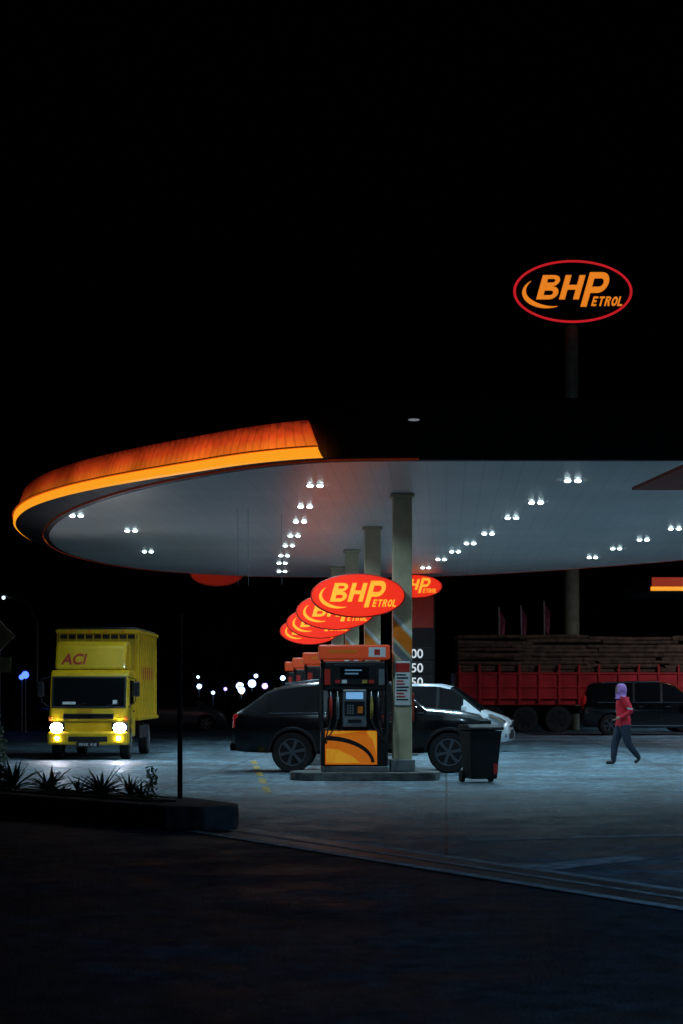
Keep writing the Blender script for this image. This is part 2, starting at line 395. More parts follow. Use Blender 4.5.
def logo(parent, a, b, y, mt):
    s = a / .82
    glyph('letter_b', 'B', -.50 * s, -.11 * s, .33 * s, .40 * s, y, mt, parent)
    glyph('letter_h', 'H', -.19 * s, -.11 * s, .33 * s, .38 * s, y, mt, parent)
    glyph('letter_p', 'P', .10 * s, -.21 * s, .47 * s, .40 * s, y, mt, parent)
    for k, ch in enumerate('ETROL'):
        glyph('letter_' + ch.lower(), ch, (.245 + k * .088) * s, -.2 * s, .13 * s, .108 * s, y, mt, parent)
    pts = []
    for k in range(17):
        an = R(130 + k * 10.5); pts.append((-.36 * s + .33 * s * math.cos(an), -.02 * s + .21 * s * math.sin(an)))
    for k in range(16, -1, -1):
        an = R(130 + k * 10.5); w = .065 * s * math.sin(math.pi * (k + .5) / 17)
        pts.append((-.36 * s + (.33 * s - w) * math.cos(an), -.02 * s + (.21 * s - w) * math.sin(an)))
    prism('swoosh', pts, y - .007, y + .004, mt, parent)

cols = [(1.08, 35.7), (.66, 42.9), (.26, 50.0), (-.12, 56.9)]
for i, (x, y) in enumerate(cols):
    c = empty('canopy_column', (x, y, 0), R(2))
    box('shaft', (0, 0, 2.6), (.34, .34, 4.99), M['cream'], c, .015)
    box('plinth', (0, 0, .26), (.44, .44, .22), M['steel'], c, .02)
    box('capital', (0, 0, 5.06), (.42, .42, .06), M['cream'], c, .01)
    prism('orange_stripe', [(-.168, 2.55), (.168, 2.2), (.168, 2.5), (-.168, 2.85)], -.174, -.1725, M['orange'], c)
    prism('white_stripe', [(-.168, 2.9), (.168, 2.55), (.168, 2.63), (-.168, 2.98)], -.174, -.1725, M['white'], c)
    prism('grey_stripe', [(-.168, 2.3), (.168, 1.95), (.168, 2.12), (-.168, 2.47)], -.174, -.1725, M['steel'], c)
    box('notice_board', (.0, -.185, 1.72), (.27, .012, .78), M['white'], c, .004)
    box('notice_head', (.0, -.1935, 2.0), (.25, .003, .16), M['redvinyl'], c)
    random.seed(40 + i)
    for k in range(9):
        w_ = random.uniform(.12, .22)
        box('notice_line', (-.11 + w_ / 2, -.1935, 1.87 - k * .055), (w_, .003, .025), M['redvinyl'] if k in (2, 3, 6, 7) else M['black'], c)
    box('extinguisher_box', (.19, 0, 1.3), (.04, .2, .5), M['redvinyl'], c, .01)
    s = empty('oval_brand_sign', (x - .79, y - .3, 3.27), R(2))
    prism('rim', ell(.84, .39), -.05, .09, M['redvinyl'], s, .012)
    prism('lit_face', ell(.815, .37), -.06, -.045, M['e_red'], s)
    prism('lit_face_back', ell(.815, .37), .085, .10, M['e_red'], s)
    logo(s, .82, .37, -.066, M['e_txt'])
    tube('bracket', [(.55, .05, .0), (.79, .3, .0)], .03, M['steel'], s)

# ------------------------------------------------------------------ fuel pumps + islands
def pump(x, y):
    p = empty('fuel_pump', (x, y, .15), R(2))
    W = 1.2; Dp = .56
    box('base_plinth', (0, 0, .05), (W, Dp, .1), M['steel'], p, .01)
    box('lower_cabinet', (0, 0, .43), (W - .04, Dp - .02, .66), M['black'], p, .02)
    for s in (-1, 1):
        yy = s * (Dp / 2 - .004)
        box('front_panel', (-.06, yy, .43), (.92, .016, .6), M['pumporange'], p, .004)
        def slab(name, pts, off, m_):
            a_ = yy + s * (.0085 + off); b_ = a_ + s * .002
            prism(name, pts, min(a_, b_), max(a_, b_), m_, p)
        pts = []
        for k in range(13):
            an = R(90 - k * 7.2); pts.append((-.5 + .86 * math.cos(an), .14 + .5 * math.sin(an)))
        for k in range(12, -1, -1):
            an = R(90 - k * 7.2); pts.append((-.5 + .80 * math.cos(an), .14 + .42 * math.sin(an)))
        slab('arc_graphic', pts, 0, M['black'])
        slab('yellow_flash', [(-.5, .66), (-.5, .72), (.1, .72), (-.1, .69)], 0, M['pumpyellow'])
        slab('yellow_flash_b', [(.39, .3), (.39, .72), (.2, .72), (.33, .55)], 0, M['pumpyellow'])
        slab('yellow_flash_c', [(-.5, .16), (-.5, .42), (-.3, .4), (-.05, .28), (.1, .16)], 0, M['pumpyellow'])
    box('mid_cabinet', (0, 0, 1.1), (W - .3, Dp - .06, .68), M['black'], p, .02)
    box('upper_cabinet', (0, 0, 1.7), (W - .12, Dp, .52), M['black'], p, .03)
    for sx in (-1, 1):
        box('side_post', (sx * (W / 2 - .03), 0, 1.1), (.05, Dp - .1, 1.98), M['darkmetal'], p, .012)
    box('header', (0, 0, 2.12), (W + .06, Dp + .04, .26), M['e_header'], p, .03)
    for s in (-1, 1):
        yf = s * (Dp / 2 + .021)
        box('header_white', (.40, yf, 2.12), (.3, .006, .17), M['white'], p)
        box('header_text', (-.2, yf, 2.13), (.5, .005, .05), M['orange'], p)
        box('header_mark', (.40, yf + s * .004, 2.12), (.1, .004, .1), M['redvinyl'], p)
        yf = s * (Dp / 2 + .004)
        box('display_bezel', (0, yf, 1.72), (.74, .02, .36), M['darkmetal'], p, .01)
        box('display_glass', (0, yf + s * .012, 1.76), (.5, .006, .2), M['glass'], p)
        box('display_digits', (-.02, yf + s * .0165, 1.80), (.3, .002, .025), M['e_screen2'], p)
        box('display_digits_b', (-.05, yf + s * .0165, 1.74), (.24, .002, .025), M['e_screen2'], p)
        for q, mm in ((-.3, M['redvinyl']), (-.18, M['white']), (.18, M['markyel']), (.3, M['redvinyl'])):
            box('grade_label', (q, yf + s * .012, 1.6), (.09, .005, .06), mm, p)
        box('side_label', (-.48, yf + s * .0, 1.68), (.1, .01, .28), M['redvinyl'], p)
        box('side_label_b', (.48, yf + s * .0, 1.68), (.1, .01, .28), M['steel'], p)
        box('console', (.0, s * (Dp / 2 + .0), 1.13), (.42, .1, .66), M['steel'], p, .02)
        box('console_screen', (-.0, s * (Dp / 2 + .053), 1.35), (.3, .008, .12), M['e_screen'], p)
        box('console_bezel', (-.0, s * (Dp / 2 + .0505), 1.12), (.36, .006, .26), M['darkmetal'], p, .003)
        for kx in range(3):
            for kz in range(4):
                box('key', (-.12 + kx * .045, s * (Dp / 2 + .056), 1.04 + kz * .045), (.032, .008, .032), M['steel'], p)
        box('card_slot', (.1, s * (Dp / 2 + .056), 1.1), (.09, .01, .12), M['orange'], p, .003)
        box('receipt', (0, s * (Dp / 2 + .054), .9), (.24, .01, .06), M['black'], p, .003)
        for hx, mm in ((-.42, M['redvinyl']), (-.3, M['steel']), (.3, M['markyel']), (.42, M['black'])):
            yy = s * (Dp / 2 + .05); sg_ = 1 if hx > 0 else -1; ox = .53 if abs(hx) > .35 else .50
            box('nozzle_boot', (hx, s * (Dp / 2 - .02), 1.12), (.09, .12, .4), M['darkmetal'], p, .015)
            tube('nozzle_handle', [(hx, yy, 1.32), (hx, yy + s * .05, 1.2), (hx, yy + s * .04, 1.02), (hx, yy, .94)], [.022, .03, .028, .02], mm, p, 8)
            tube('nozzle_spout', [(hx, yy, 1.32), (hx, yy - s * .03, 1.4), (hx, yy - s * .06, 1.42)], .012, M['steel'], p, 6)
            tube('hose', [(hx, yy, .94), (hx + sg_ * .03, yy + s * .06, .82), (sg_ * (ox - .02), yy + s * .09, .6), (sg_ * ox, yy + s * .07, .5), (sg_ * (ox + .06), yy + s * .03, .7), (sg_ * (ox + .09), yy - s * .04, 1.1), (sg_ * (ox + .07), s * .22, 1.6), (sg_ * ox, s * .15, 1.95)], .013, M['rubber'], p, 6)
    return p
for i, (x, y) in enumerate(cols):
    pump(x - .86, y - .05)
    L0 = x - 2.0; L1 = x + .68; W2 = .6
    pts = []
    for k in range(9):
        a = R(90 + k * 22.5); pts.append((L0 + .35 + .35 * math.cos(a), y + W2 * math.sin(a)))
    for k in range(9):
        a = R(-90 + k * 22.5); pts.append((L1 - .35 + .35 * math.cos(a), y + W2 * math.sin(a)))
    prism('pump_island', pts, 0.0, .15, M['kerb'] if i else M['kerbdark'], None, .02, 'z')

# ------------------------------------------------------------------ wheelie bin
wb = empty('wheelie_bin', (2.4, 34.6, 0), R(14))
vs = []
for z, sx, sy in ((.07, .23, .24), (.5, .26, .28), (.86, .285, .33), (.9, .3, .35)):
    vs += [(-sx, -sy, z), (sx, -sy, z), (sx, sy, z), (-sx, sy, z)]
fs = [(0, 1, 2, 3), (12, 13, 14, 15)]
for j in range(3):
    for k in range(4): fs.append((j * 4 + k, j * 4 + (k + 1) % 4, (j + 1) * 4 + (k + 1) % 4, (j + 1) * 4 + k))
bevel(mesh('body', vs, fs, M['binplastic'], wb), .02)
prism('lid', [(-.37, .91), (.36, .91), (.37, .95), (.25, 1.0), (-.2, 1.01), (-.37, .96)], -.31, .31, M['binplastic'], wb, .015, 'x')
tube('rear_handle', [(-.22, .38, .9), (-.22, .43, .95), (.22, .43, .95), (.22, .38, .9)], .015, M['black'], wb, 8)
for sx in (-.26, .26): tube('wheel', [(sx - .03, .22, .1), (sx + .03, .22, .1)], .1, M['rubber'], wb, 18)
box('sticker', (.19, -.262, .3), (.07, .012, .3), M['redvinyl'], wb, rot=(R(-5), 0, 0))

# ------------------------------------------------------------------ vehicles
def wheel(parent, x, y, r, w, side, rim=None):
    prof = [(r * .62, -w / 2), (r * .93, -w / 2), (r, -w * .36), (r, w * .36), (r * .93, w / 2), (r * .62, w / 2)]
    vs = []; fs = []; N = 28
    for k in range(N):
        a = 2 * math.pi * k / N
        for rr, yy in prof: vs.append((x + rr * math.cos(a), y + yy, r + rr * math.sin(a)))
    P = len(prof)
    for k in range(N):
        for j in range(P - 1): fs.append((k * P + j, k * P + j + 1, ((k + 1) % N) * P + j + 1, ((k + 1) % N) * P + j))
    mesh('tyre', vs, fs, M['rubber'], parent, True)
    yo = y + side * (w / 2 - .03)
    tube('rim_ring', [(x, yo - side * .08, r), (x, yo + side * .02, r)], r * .64, M['black'], parent, 24)
    rm = rim or M['alloy']
    for k in range(6):
        a = 2 * math.pi * k / 6 + .2; ca, sa = math.cos(a), math.sin(a)
        h = r * .06; q = r * .085
        pts = [(x + ca * r * .1 - sa * h, r + sa * r * .1 + ca * h), (x + ca * r * .62 - sa * q, r + sa * r * .62 + ca * q), (x + ca * r * .62 + sa * q, r + sa * r * .62 - ca * q), (x + ca * r * .1 + sa * h, r + sa * r * .1 - ca * h)]
        a0, a1 = sorted((yo + side * .021, yo + side * .045))
        prism('spoke', pts, a0, a1, rm, parent)
    tube('hub', [(x, yo + side * .02, r), (x, yo + side * .055, r)], r * .14, rm, parent, 14)
    vs = []; fs = []
    for k in range(N):
        a = 2 * math.pi * k / N
        for rr, oo in ((r * .61, .03), (r * .66, .035)): vs.append((x + rr * math.cos(a), yo + side * oo, r + rr * math.sin(a)))
    for k in range(N): j = (k + 1) % N; fs.append((2 * k, 2 * k + 1, 2 * j + 1, 2 * j))
    mesh('rim_lip', vs, fs, rm, parent)

def car(name, loc, yaw, st, tags, wheels, r, paint, hw, extras=None, wid=.2, rimm=None):
    p = empty(name, loc, yaw)
    vs = []; fs = []; mi = []
    for (x, zb, zk, w, zt, wt) in st:
        half = [(0, zb), (w * .85, zb), (w * .97, zb + .12), (w, (zb + zk) * .55), (w * .99, zk - .1), (w * .94, zk), (wt, max(zt - .05, zk + .0)), (wt * .82, zt), (0, zt + .02)]
        ring = [(x, a, z) for a, z in half] + [(x, -a, z) for a, z in reversed(half[1:-1])]
        vs += ring
    K = 16
    glass_side = {5, 10}; top = {6, 7, 8, 9}
    for i in range(len(st) - 1):
        for k in range(K):
            fs.append((i * K + k, i * K + (k + 1) % K, (i + 1) * K + (k + 1) % K, (i + 1) * K + k))
            t = tags[i]
            mi.append(1 if (t == 'g' and k in glass_side) or (t == 'w' and (k in top)) or (t == 's' and (k in top or k in glass_side)) else (2 if t == 'p' and k in glass_side else 0))
    fs.append(tuple(range(K))); mi.append(0); fs.append(tuple(range((len(st) - 1) * K, len(st) * K))); mi.append(0)
    body = mesh('body', vs, fs, [paint, M['glass'], M['black']], p, False, mi)
    cut = []
    for wx in wheels:
        for s in (-1, 1):
            y0, y1 = sorted((s * (hw - .3), s * (hw + .2)))
            c = tube('cut', [(wx, y0, r), (wx, y1, r)], r + .065, M['black'], None, 32)
            c.matrix_world = Matrix.Identity(4); cut.append(c)
    body.parent = None
    apply_bool(body, cut)
    body.parent = p
    for f in body.data.polygons: f.use_smooth = True
    try: body.data.set_sharp_from_angle(angle=R(28))
    except Exception: pass
    bevel(body, .012, 2)
    for wx in wheels:
        for s in (-1, 1):
            wheel(p, wx, s * (hw - wid / 2 - .01), r, wid, s, rimm)
    if extras: extras(p)
    return p

def pk_extras(p):
    for s in (-1, 1):
        for x in (-.62, .38, 1.05): box('door_seam', (x, s * .921, .82), (.012, .02, .62), M['darkmetal'], p)
        for x in (-.42, .6): box('door_handle', (x, s * .94, .98), (.16, .03, .03), M['chrome'], p, .008)
        box('mirror', (1.02, s * 1.0, 1.2), (.12, .22, .18), M['blackpaint'], p, .04)
        box('side_step', (.15, s * .93, .36), (1.9, .12, .05), M['steel'], p, .02)
        box('head_lamp', (2.36, s * .68, .95), (.22, .3, .16), M['chrome'], p, .03, (0, 0, R(-18 * s)))
        box('tail_lamp', (-2.44, s * .8, 1.0), (.1, .16, .26), M['e_tail'], p, .02)
        for wx in (-1.34, 1.68):
            pts = []
            for k in range(13): a = R(k * 15); pts.append((wx + .49 * math.cos(a), .4 + .49 * math.sin(a)))
            for k in range(12, -1, -1): a = R(k * 15); pts.append((wx + .43 * math.cos(a), .4 + .43 * math.sin(a)))
            y0, y1 = sorted((s * .9, s * .965)); prism('fender_flare', pts, y0, y1, M['black'], p, .01)
        tube('roof_rail', [(-1.5, s * .62, 1.72), (-.7, s * .64, 1.81), (.3, s * .64, 1.85)], .018, M['chrome'], p, 8)
        box('waist_trim', (-.3, s * .895, 1.155), (3.0, .02, .022), M['chrome'], p, .004)
    box('grille', (2.47, 0, .88), (.06, .95, .26), M['chrome'], p, .02)
    box('front_bumper', (2.42, 0, .52), (.2, 1.7, .22), M['blackpaint'], p, .05)
    box('rear_bumper', (-2.48, 0, .5), (.16, 1.6, .16), M['blackpaint'], p, .03)
    box('plate', (-2.57, 0, .6), (.012, .5, .12), M['black'], p)
pk = [(-2.5, .5, .95, .84, 1.02, .78), (-2.44, .42, 1.12, .9, 1.16, .8), (-2.3, .4, 1.15, .92, 1.24, .76), (-1.86, .38, 1.15, .92, 1.56, .66), (-1.6, .38, 1.15, .92, 1.66, .66), (-.76, .36, 1.14, .92, 1.76, .66),
      (-.66, .36, 1.14, .92, 1.77, .66), (.12, .36, 1.14, .92, 1.80, .68), (.2, .36, 1.14, .92, 1.80, .68), (.55, .36, 1.14, .92, 1.75, .66), (1.25, .38, 1.12, .92, 1.24, .76), (1.9, .4, 1.1, .91, 1.18, .76), (2.3, .42, 1.0, .88, 1.1, .72), (2.48, .5, .82, .8, .92, .62)]
car('black_suv_car', (.42, 39.5, 0), R(-2), pk, ['b', 'b', 's', 'b', 'g', 'p', 'g', 'p', 'g', 's', 'b', 'b', 'b'], [-1.34, 1.68], .4, M['blackpaint'], .93, extras=pk_extras, wid=.25)

def mpv_extras(p):
    for s in (-1, 1):
        for x in (-.68, .28, 1.15): box('door_seam', (x, s * .842, .68), (.01, .012, .56), M['black'], p)
        for x in (-.45, .5): box('door_handle', (x, s * .85, .88), (.16, .03, .03), M['whitepaint'], p, .008)
        box('mirror', (1.0, s * .92, 1.05), (.12, .2, .14), M['whitepaint'], p, .04)
        prism('head_lamp', [(1.62, .86), (2.02, .66), (2.06, .74), (1.9, .84), (1.62, .93)], *sorted((s * .6, s * .86)), M['chrome'], p, .02)
        box('fog_lamp', (2.03, s * .6, .4), (.08, .2, .1), M['black'], p, .02)
        box('tail_lamp', (-2.0, s * .76, 1.0), (.1, .12, .34), M['e_tail'], p, .02)
    box('lower_grille', (2.09, 0, .38), (.05, .9, .16), M['black'], p, .02)
    box('grille', (2.1, 0, .62), (.03, .7, .06), M['chrome'], p, .01)
    box('plate', (2.125, 0, .48), (.012, .45, .11), M['black'], p)
    tube('roof_antenna', [(-1.2, 0, 1.64), (-1.45, 0, 1.78)], .006, M['black'], p, 5)
mpv = [(-2.1, .35, .7, .62, .8, .5), (-2.05, .28, .95, .78, 1.02, .7), (-1.98, .25, 1.0, .82, 1.12, .7), (-1.72, .22, 1.02, .84, 1.58, .62), (-1.5, .22, 1.02, .85, 1.61, .63), (-.72, .2, 1.0, .85, 1.64, .64), (-.64, .2, 1.0, .85, 1.64, .64),
       (.24, .2, .97, .85, 1.63, .64), (.32, .2, .97, .85, 1.62, .64), (.6, .2, .96, .85, 1.56, .62), (.95, .2, .95, .85, 1.33, .66), (1.4, .2, .92, .84, 1.0, .68), (1.85, .22, .76, .8, .86, .58), (2.04, .25, .6, .72, .7, .5), (2.11, .3, .48, .62, .55, .45)]
mtag = ['b', 'b', 'w', 'b', 'g', 'p', 'g', 'p', 'g', 's', 'w', 'b', 'b', 'b']
car('white_hatchback_car', (2.38, 52.6, 0), R(-13), mpv, mtag, [-1.3, 1.3], .3, M['whitepaint'], .855, extras=mpv_extras, wid=.19).scale = (1, 1, 1.07)

def suv_extras(p):
    for s in (-1, 1):
        for x in (-.68, .28, 1.15): box('door_seam', (x, s * .932, .8), (.01, .012, .66), M['black'], p)
        for x in (-.45, .5): box('door_handle', (x, s * .945, 1.02), (.18, .03, .03), M['chrome'], p, .008)
        box('mirror', (1.15, s * 1.02, 1.2), (.12, .22, .18), M['blackpaint'], p, .04)
        box('tail_lamp', (-2.4, s * .8, 1.15), (.1, .14, .5), M['e_tail'], p, .02)
        box('head_lamp', (2.28, s * .68, .85), (.2, .3, .16), M['chrome'], p, .03)
        tube('roof_rail', [(-1.8, s * .66, 1.86), (.2, s * .66, 1.9)], .02, M['chrome'], p, 8)
        box('sill_trim', (0, s * .93, .36), (2.4, .03, .05), M['chrome'], p, .01)
        box('waist_trim', (-.3, s * .905, 1.17), (3.3, .02, .025), M['chrome'], p, .005)
    box('rear_plate', (-2.5, 0, .85), (.012, .5, .12), M['white'], p)
suv = [(-2.48, .4, 1.0, .8, 1.1, .7), (-2.42, .32, 1.14, .9, 1.24, .76), (-2.3, .3, 1.16, .93, 1.72, .74), (-2.1, .3, 1.16, .93, 1.84, .72), (-.72, .28, 1.16, .93, 1.9, .7), (-.64, .28, 1.16, .93, 1.9, .7), (.24, .28, 1.14, .93, 1.89, .7), (.32, .28, 1.14, .93, 1.88, .7),
       (.75, .28, 1.12, .93, 1.78, .68), (1.5, .28, 1.08, .93, 1.16, .74), (2.1, .3, .98, .9, 1.08, .68), (2.36, .34, .8, .8, .9, .6), (2.44, .4, .6, .7, .7, .5)]
stag = ['b', 'w', 'b', 'g', 'p', 'g', 'p', 'g', 's', 'b', 'b', 'b']
car('dark_suv_car', (11.0, 71.0, 0), R(-4), suv, stag, [-1.5, 1.5], .37, M['blackpaint'], .935, extras=suv_extras, wid=.22)
dark2 = mat('grey_car_paint', (.05, .055, .065), .3, coat=.6)
for (x, y, yw, pm) in ((-6.6, 78, 6, dark2), (-3.0, 82, 184, M['blackpaint']), (-11.5, 80, 0, M['blackpaint'])):
    car('parked_car', (x, y, 0), R(yw), mpv, mtag, [-1.3, 1.3], .3, pm, .855, extras=None, wid=.19)

# ------------------------------------------------------------------ yellow box lorry
lr = empty('yellow_box_lorry', (-5.78, 45.7, 0), R(-.6))
Y = M['yellowpaint']
cabp = [(.0, .55), (-.02, .95), (.02, 1.15), (.2, 1.98), (.32, 2.06), (1.5, 2.06), (1.5, .5), (.95, .5), (.9, .8), (.75, .95), (.5, .95), (.35, .8), (.3, .5)]
prism('cab', cabp, -.9, .9, Y, lr, .05, 'x')
box('front_bumper', (0, .0, .5), (1.86, .26, .3), Y, lr, .05)
box('bumper_slot', (0, -.135, .48), (.9, .02, .12), M['black'], lr, .01)
box('grille', (0, -.025, 1.0), (1.15, .05, .12), M['black'], lr, .01)
for k in range(2): box('grille_bar', (0, -.055, .975 + k * .045), (1.1, .012, .014), M['chrome'], lr)
box('badge', (0, -.062, 1.0), (.16, .012, .07), M['chrome'], lr)
box('panel_gap', (0, -.022, .87), (1.3, .012, .012), M['black'], lr)
an = math.atan2(.18, .83)
box('windscreen', (0, .092, 1.55), (1.62, .02, .66), M['glass'], lr, .006, (-an, 0, 0))
box('windscreen_seal', (0, .098, 1.55), (1.7, .016, .74), M['black'], lr, .006, (-an, 0, 0))
box('dash_papers', (-.45, .03, 1.3), (.3, .008, .06), M['white'], lr, 0, (-an, 0, 0))
box('road_tax_disc', (.6, .035, 1.32), (.1, .008, .1), M['white'], lr, 0, (-an, 0, 0))
for sx in (-.4, .35): tube('wiper', [(sx, .0, 1.22), (sx + .35, .03, 1.3)], .01, M['black'], lr, 6)
text('front_lettering', 'EXPRESS', .09, (-.25, -.03, 1.1), M['redvinyl'], lr, 0, .0, ext=.003)
for s in (-1, 1):
    box('head_lamp_housing', (s * .72, -.035, .74), (.38, .1, .26), M['chrome'], lr, .03)
    prism('head_lamp', ell(.14, .115, 20), -.1, -.087, M['e_head'], lr).location = (s * .72, 0, .74)
    prism('fog_lamp', ell(.04, .04, 14), -.15, -.136, M['e_head'], lr).location = (s * .7, 0, .5)
    box('indicator', (s * .87, -.02, .95), (.1, .08, .1), M['orange'], lr, .02)
    box('side_window', (s * .9, .82, 1.55), (.02, .8, .55), M['glass'], lr, .006)
    box('door_seam', (s * .903, .4, 1.2), (.01, .012, 1.3), M['black'], lr)
    box('door_handle', (s * .91, 1.1, 1.1), (.03, .16, .04), M['black'], lr, .008)
    tube('mirror_arm', [(s * .88, .12, 1.9), (s * 1.08, -.02, 1.85), (s * 1.08, -.02, 1.35), (s * .9, .08, 1.2)], .013, M['black'], lr, 6)
    box('mirror', (s * 1.09, -.03, 1.62), (.17, .06, .34), M['black'], lr, .03)
    l = bpy.data.lights.new('beam', 'SPOT'); l.energy = 420; l.color = (.8, .84, 1); l.spot_size = R(80); l.spot_blend = .8; l.shadow_soft_size = .07
    o = bpy.data.objects.new('beam', l); COL.objects.link(o); o.parent = lr; o.location = (s * .72, -.16, .74); o.rotation_euler = (R(72), 0, 0)
box('number_plate', (0, -.16, .36), (.52, .012, .12), M['black'], lr)
text('number_plate_text', 'WVK 418', .1, (0, -.168, .325), M['white'], lr, align='CENTER', ext=.001)
prism('wind_deflector', [(.28, 2.065), (.42, 2.62), (.6, 2.72), (1.3, 2.72), (1.3, 2.065)], -.82, .82, Y, lr, .06, 'x')
text('deflector_lettering', 'ACI', .34, (-.66, .31, 2.2), M['redvinyl'], lr, .2, .008, rot=(R(90) - .25, 0, 0), ext=.01)
by0, by1, bz0, bz1 = 1.58, 5.9, .88, 3.02
box('cargo_box', (0, (by0 + by1) / 2, (bz0 + bz1) / 2), (1.9, by1 - by0, bz1 - bz0), M['yellowbox'], lr, .01)
for s in (-1, 1):
    yy = by0 + .05
    while yy < by1:
        box('side_rib', (s * .96, yy, (bz0 + bz1) / 2), (.03, .05, bz1 - bz0 - .02), Y, lr, .008); yy += .43
    for z in (bz0 + .04, bz1 - .04): box('side_rail', (s * .97, (by0 + by1) / 2, z), (.05, by1 - by0 + .02, .08), Y, lr, .01)
    box('side_graphic', (s * .953, 3.7, 2.0), (.004, 2.6, .3), M['redvinyl'], lr)
for x in [-.9 + i * .2 for i in range(10)]: box('front_rib', (x, by0 - .012, (bz0 + bz1) / 2), (.03, .02, bz1 - bz0 - .1), Y, lr, .004)
box('front_top_rail', (0, by0 - .02, 2.98), (1.94, .05, .1), Y, lr, .01)
box('roof_tarpaulin', (0, (by0 + by1) / 2, 3.05), (1.86, by1 - by0 - .05, .05), M['darkmetal'], lr, .02)
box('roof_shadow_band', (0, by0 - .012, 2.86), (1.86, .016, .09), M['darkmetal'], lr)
for s in (-.6, -.2, .2, .6): box('marker_lamp', (s, by0 - .05, 2.98), (.06, .02, .035), M['orange'], lr)
box('chassis', (0, 3.6, .68), (.8, 4.6, .2), M['black'], lr, .01)
box('side_guard', (.9, 3.0, .6), (.05, 1.6, .3), M['darkmetal'], lr, .01)
box('side_guard_b', (-.9, 3.0, .6), (.05, 1.6, .3), M['darkmetal'], lr, .01)
wl = empty('running_gear'); wl.parent = lr; wl.rotation_euler = (0, 0, R(90))
for wy in (.65, 4.5):
    for s in (-1, 1): wheel(wl, wy, s * .78, .38, .22, s, M['steel'])

# ------------------------------------------------------------------ red timber lorry
tl = empty('red_timber_lorry', (4.3, 74.6, 0), R(1))
Lr = 10.6
box('bed', (Lr / 2, 1.25, 1.15), (Lr, 2.4, .22), M['redlorry'], tl, .02)
for s, yy in ((0, 0.02), (1, 2.48)):
    box('side_board', (Lr / 2, yy, 1.75), (Lr, .06, 1.0), M['redlorry'], tl, .01)
    for k in range(15): box('stake', (.1 + k * .745, yy + (-.06 if s == 0 else .06), 1.85), (.08, .06, 1.4), M['redlorry'], tl, .01)
    for z in (1.3, 1.72, 2.22): box('side_rail', (Lr / 2, yy + (-.05 if s == 0 else .05), z), (Lr, .05, .07), M['redlorry'], tl, .01)
box('tail_board', (-.02, 1.25, 1.75), (.06, 2.4, 1.0), M['redlorry'], tl, .01)
box('chassis', (Lr / 2, 1.25, .85), (Lr - .4, .9, .3), M['darkmetal'], tl, .02)
vs = []; fs = []; mi = []
for row in range(11):
    for col in range(9):
        shift = random.uniform(-.9, 0)
        for part in range(4):
            r = random.uniform(.065, .105); x0 = max(.05, .1 + shift + part * 2.75 + random.uniform(-.1, .1)); x1 = min(Lr - .05, x0 + random.uniform(2.6, 2.9))
            if x1 - x0 < .8: continue
            yy = .16 + col * .27 + random.uniform(-.03, .03); z = 2.0 + row * .155 + random.uniform(-.03, .03)
            if row > 8 and random.random() < .35: continue
            b0 = len(vs); N = 8
            dz = random.uniform(-.05, .05); dy = random.uniform(-.04, .04)
            for (xx, oz, oy, rr) in ((x0, 0, 0, r), ((x0 + x1) / 2, dz, dy, r * .95), (x1, dz * .5, 0, r * .85)):
                for k in range(N): vs.append((xx, yy + oy + rr * math.cos(k * 2 * math.pi / N), z + oz + rr * math.sin(k * 2 * math.pi / N)))
            for j in range(2):
                for k in range(N): fs.append((b0 + j * N + k, b0 + j * N + (k + 1) % N, b0 + (j + 1) * N + (k + 1) % N, b0 + (j + 1) * N + k)); mi.append(0)
            fs.append(tuple(range(b0, b0 + N))); mi.append(1); fs.append(tuple(range(b0 + 2 * N, b0 + 3 * N))); mi.append(1)
mesh('logs', vs, fs, [M['log'], M['logend']], tl, False, mi)
for wx in (1.3, 2.55, 3.8, 8.6, 11.9):
    for s, yy in ((-1, .22), (1, 2.28)): wheel(tl, wx, yy, .5, .3, s, M['darkmetal'])
prism('cab', [(Lr + .3, .7), (Lr + .3, 3.0), (Lr + .9, 3.15), (Lr + 2.1, 2.95), (Lr + 2.3, 1.8), (Lr + 2.4, .7)], .1, 2.4, M['redlorry'], tl, .08)
prism('cab_side_window', [(Lr + .9, 1.9), (Lr + .9, 2.7), (Lr + 1.9, 2.7), (Lr + 2.1, 1.9)], .08, .095, M['glass'], tl)
prism('cab_windscreen', [(.3, 1.85), (2.2, 1.85), (2.2, 2.75), (.3, 2.75)], Lr + 2.28, Lr + 2.31, M['glass'], tl, axis='x')

# ------------------------------------------------------------------ tall roadside sign
ts = empty('tall_oval_sign', (9.2, 80, 0))
tube('pole', [(0, 0, 0), (0, 0, 9), (0, 0, 16.3)], [.32, .3, .26], mat('sign_pole_paint', (.4, .36, .25), .6, var=.2), ts, 20)
sg = empty('sign_head', (0, -.35, 17.45)); sg.parent = ts
prism('case', ell(2.38, 1.26, 72), -.1, .5, M['fasciadark'], sg, .03)
prism('dark_face', ell(2.2, 1.09, 72), -.125, -.1, M['black'], sg)
N = 72; vs = []; fs = []
o1 = ell(2.37, 1.25, N); o2 = ell(2.27, 1.16, N)
for k in range(N): vs += [(o1[k][0], -.11, o1[k][1]), (o1[k][0] * .99, -.16, o1[k][1] * .99), (o2[k][0] * 1.01, -.16, o2[k][1] * 1.01), (o2[k][0], -.12, o2[k][1])]
for k in range(N):
    j = (k + 1) % N
    for q in range(3): fs.append((k * 4 + q, j * 4 + q, j * 4 + q + 1, k * 4 + q + 1))
mesh('lit_rim', vs, fs, M['e_rim'], sg, True)
logo(sg, 2.4, 1.1, -.14, M['e_txt2'])

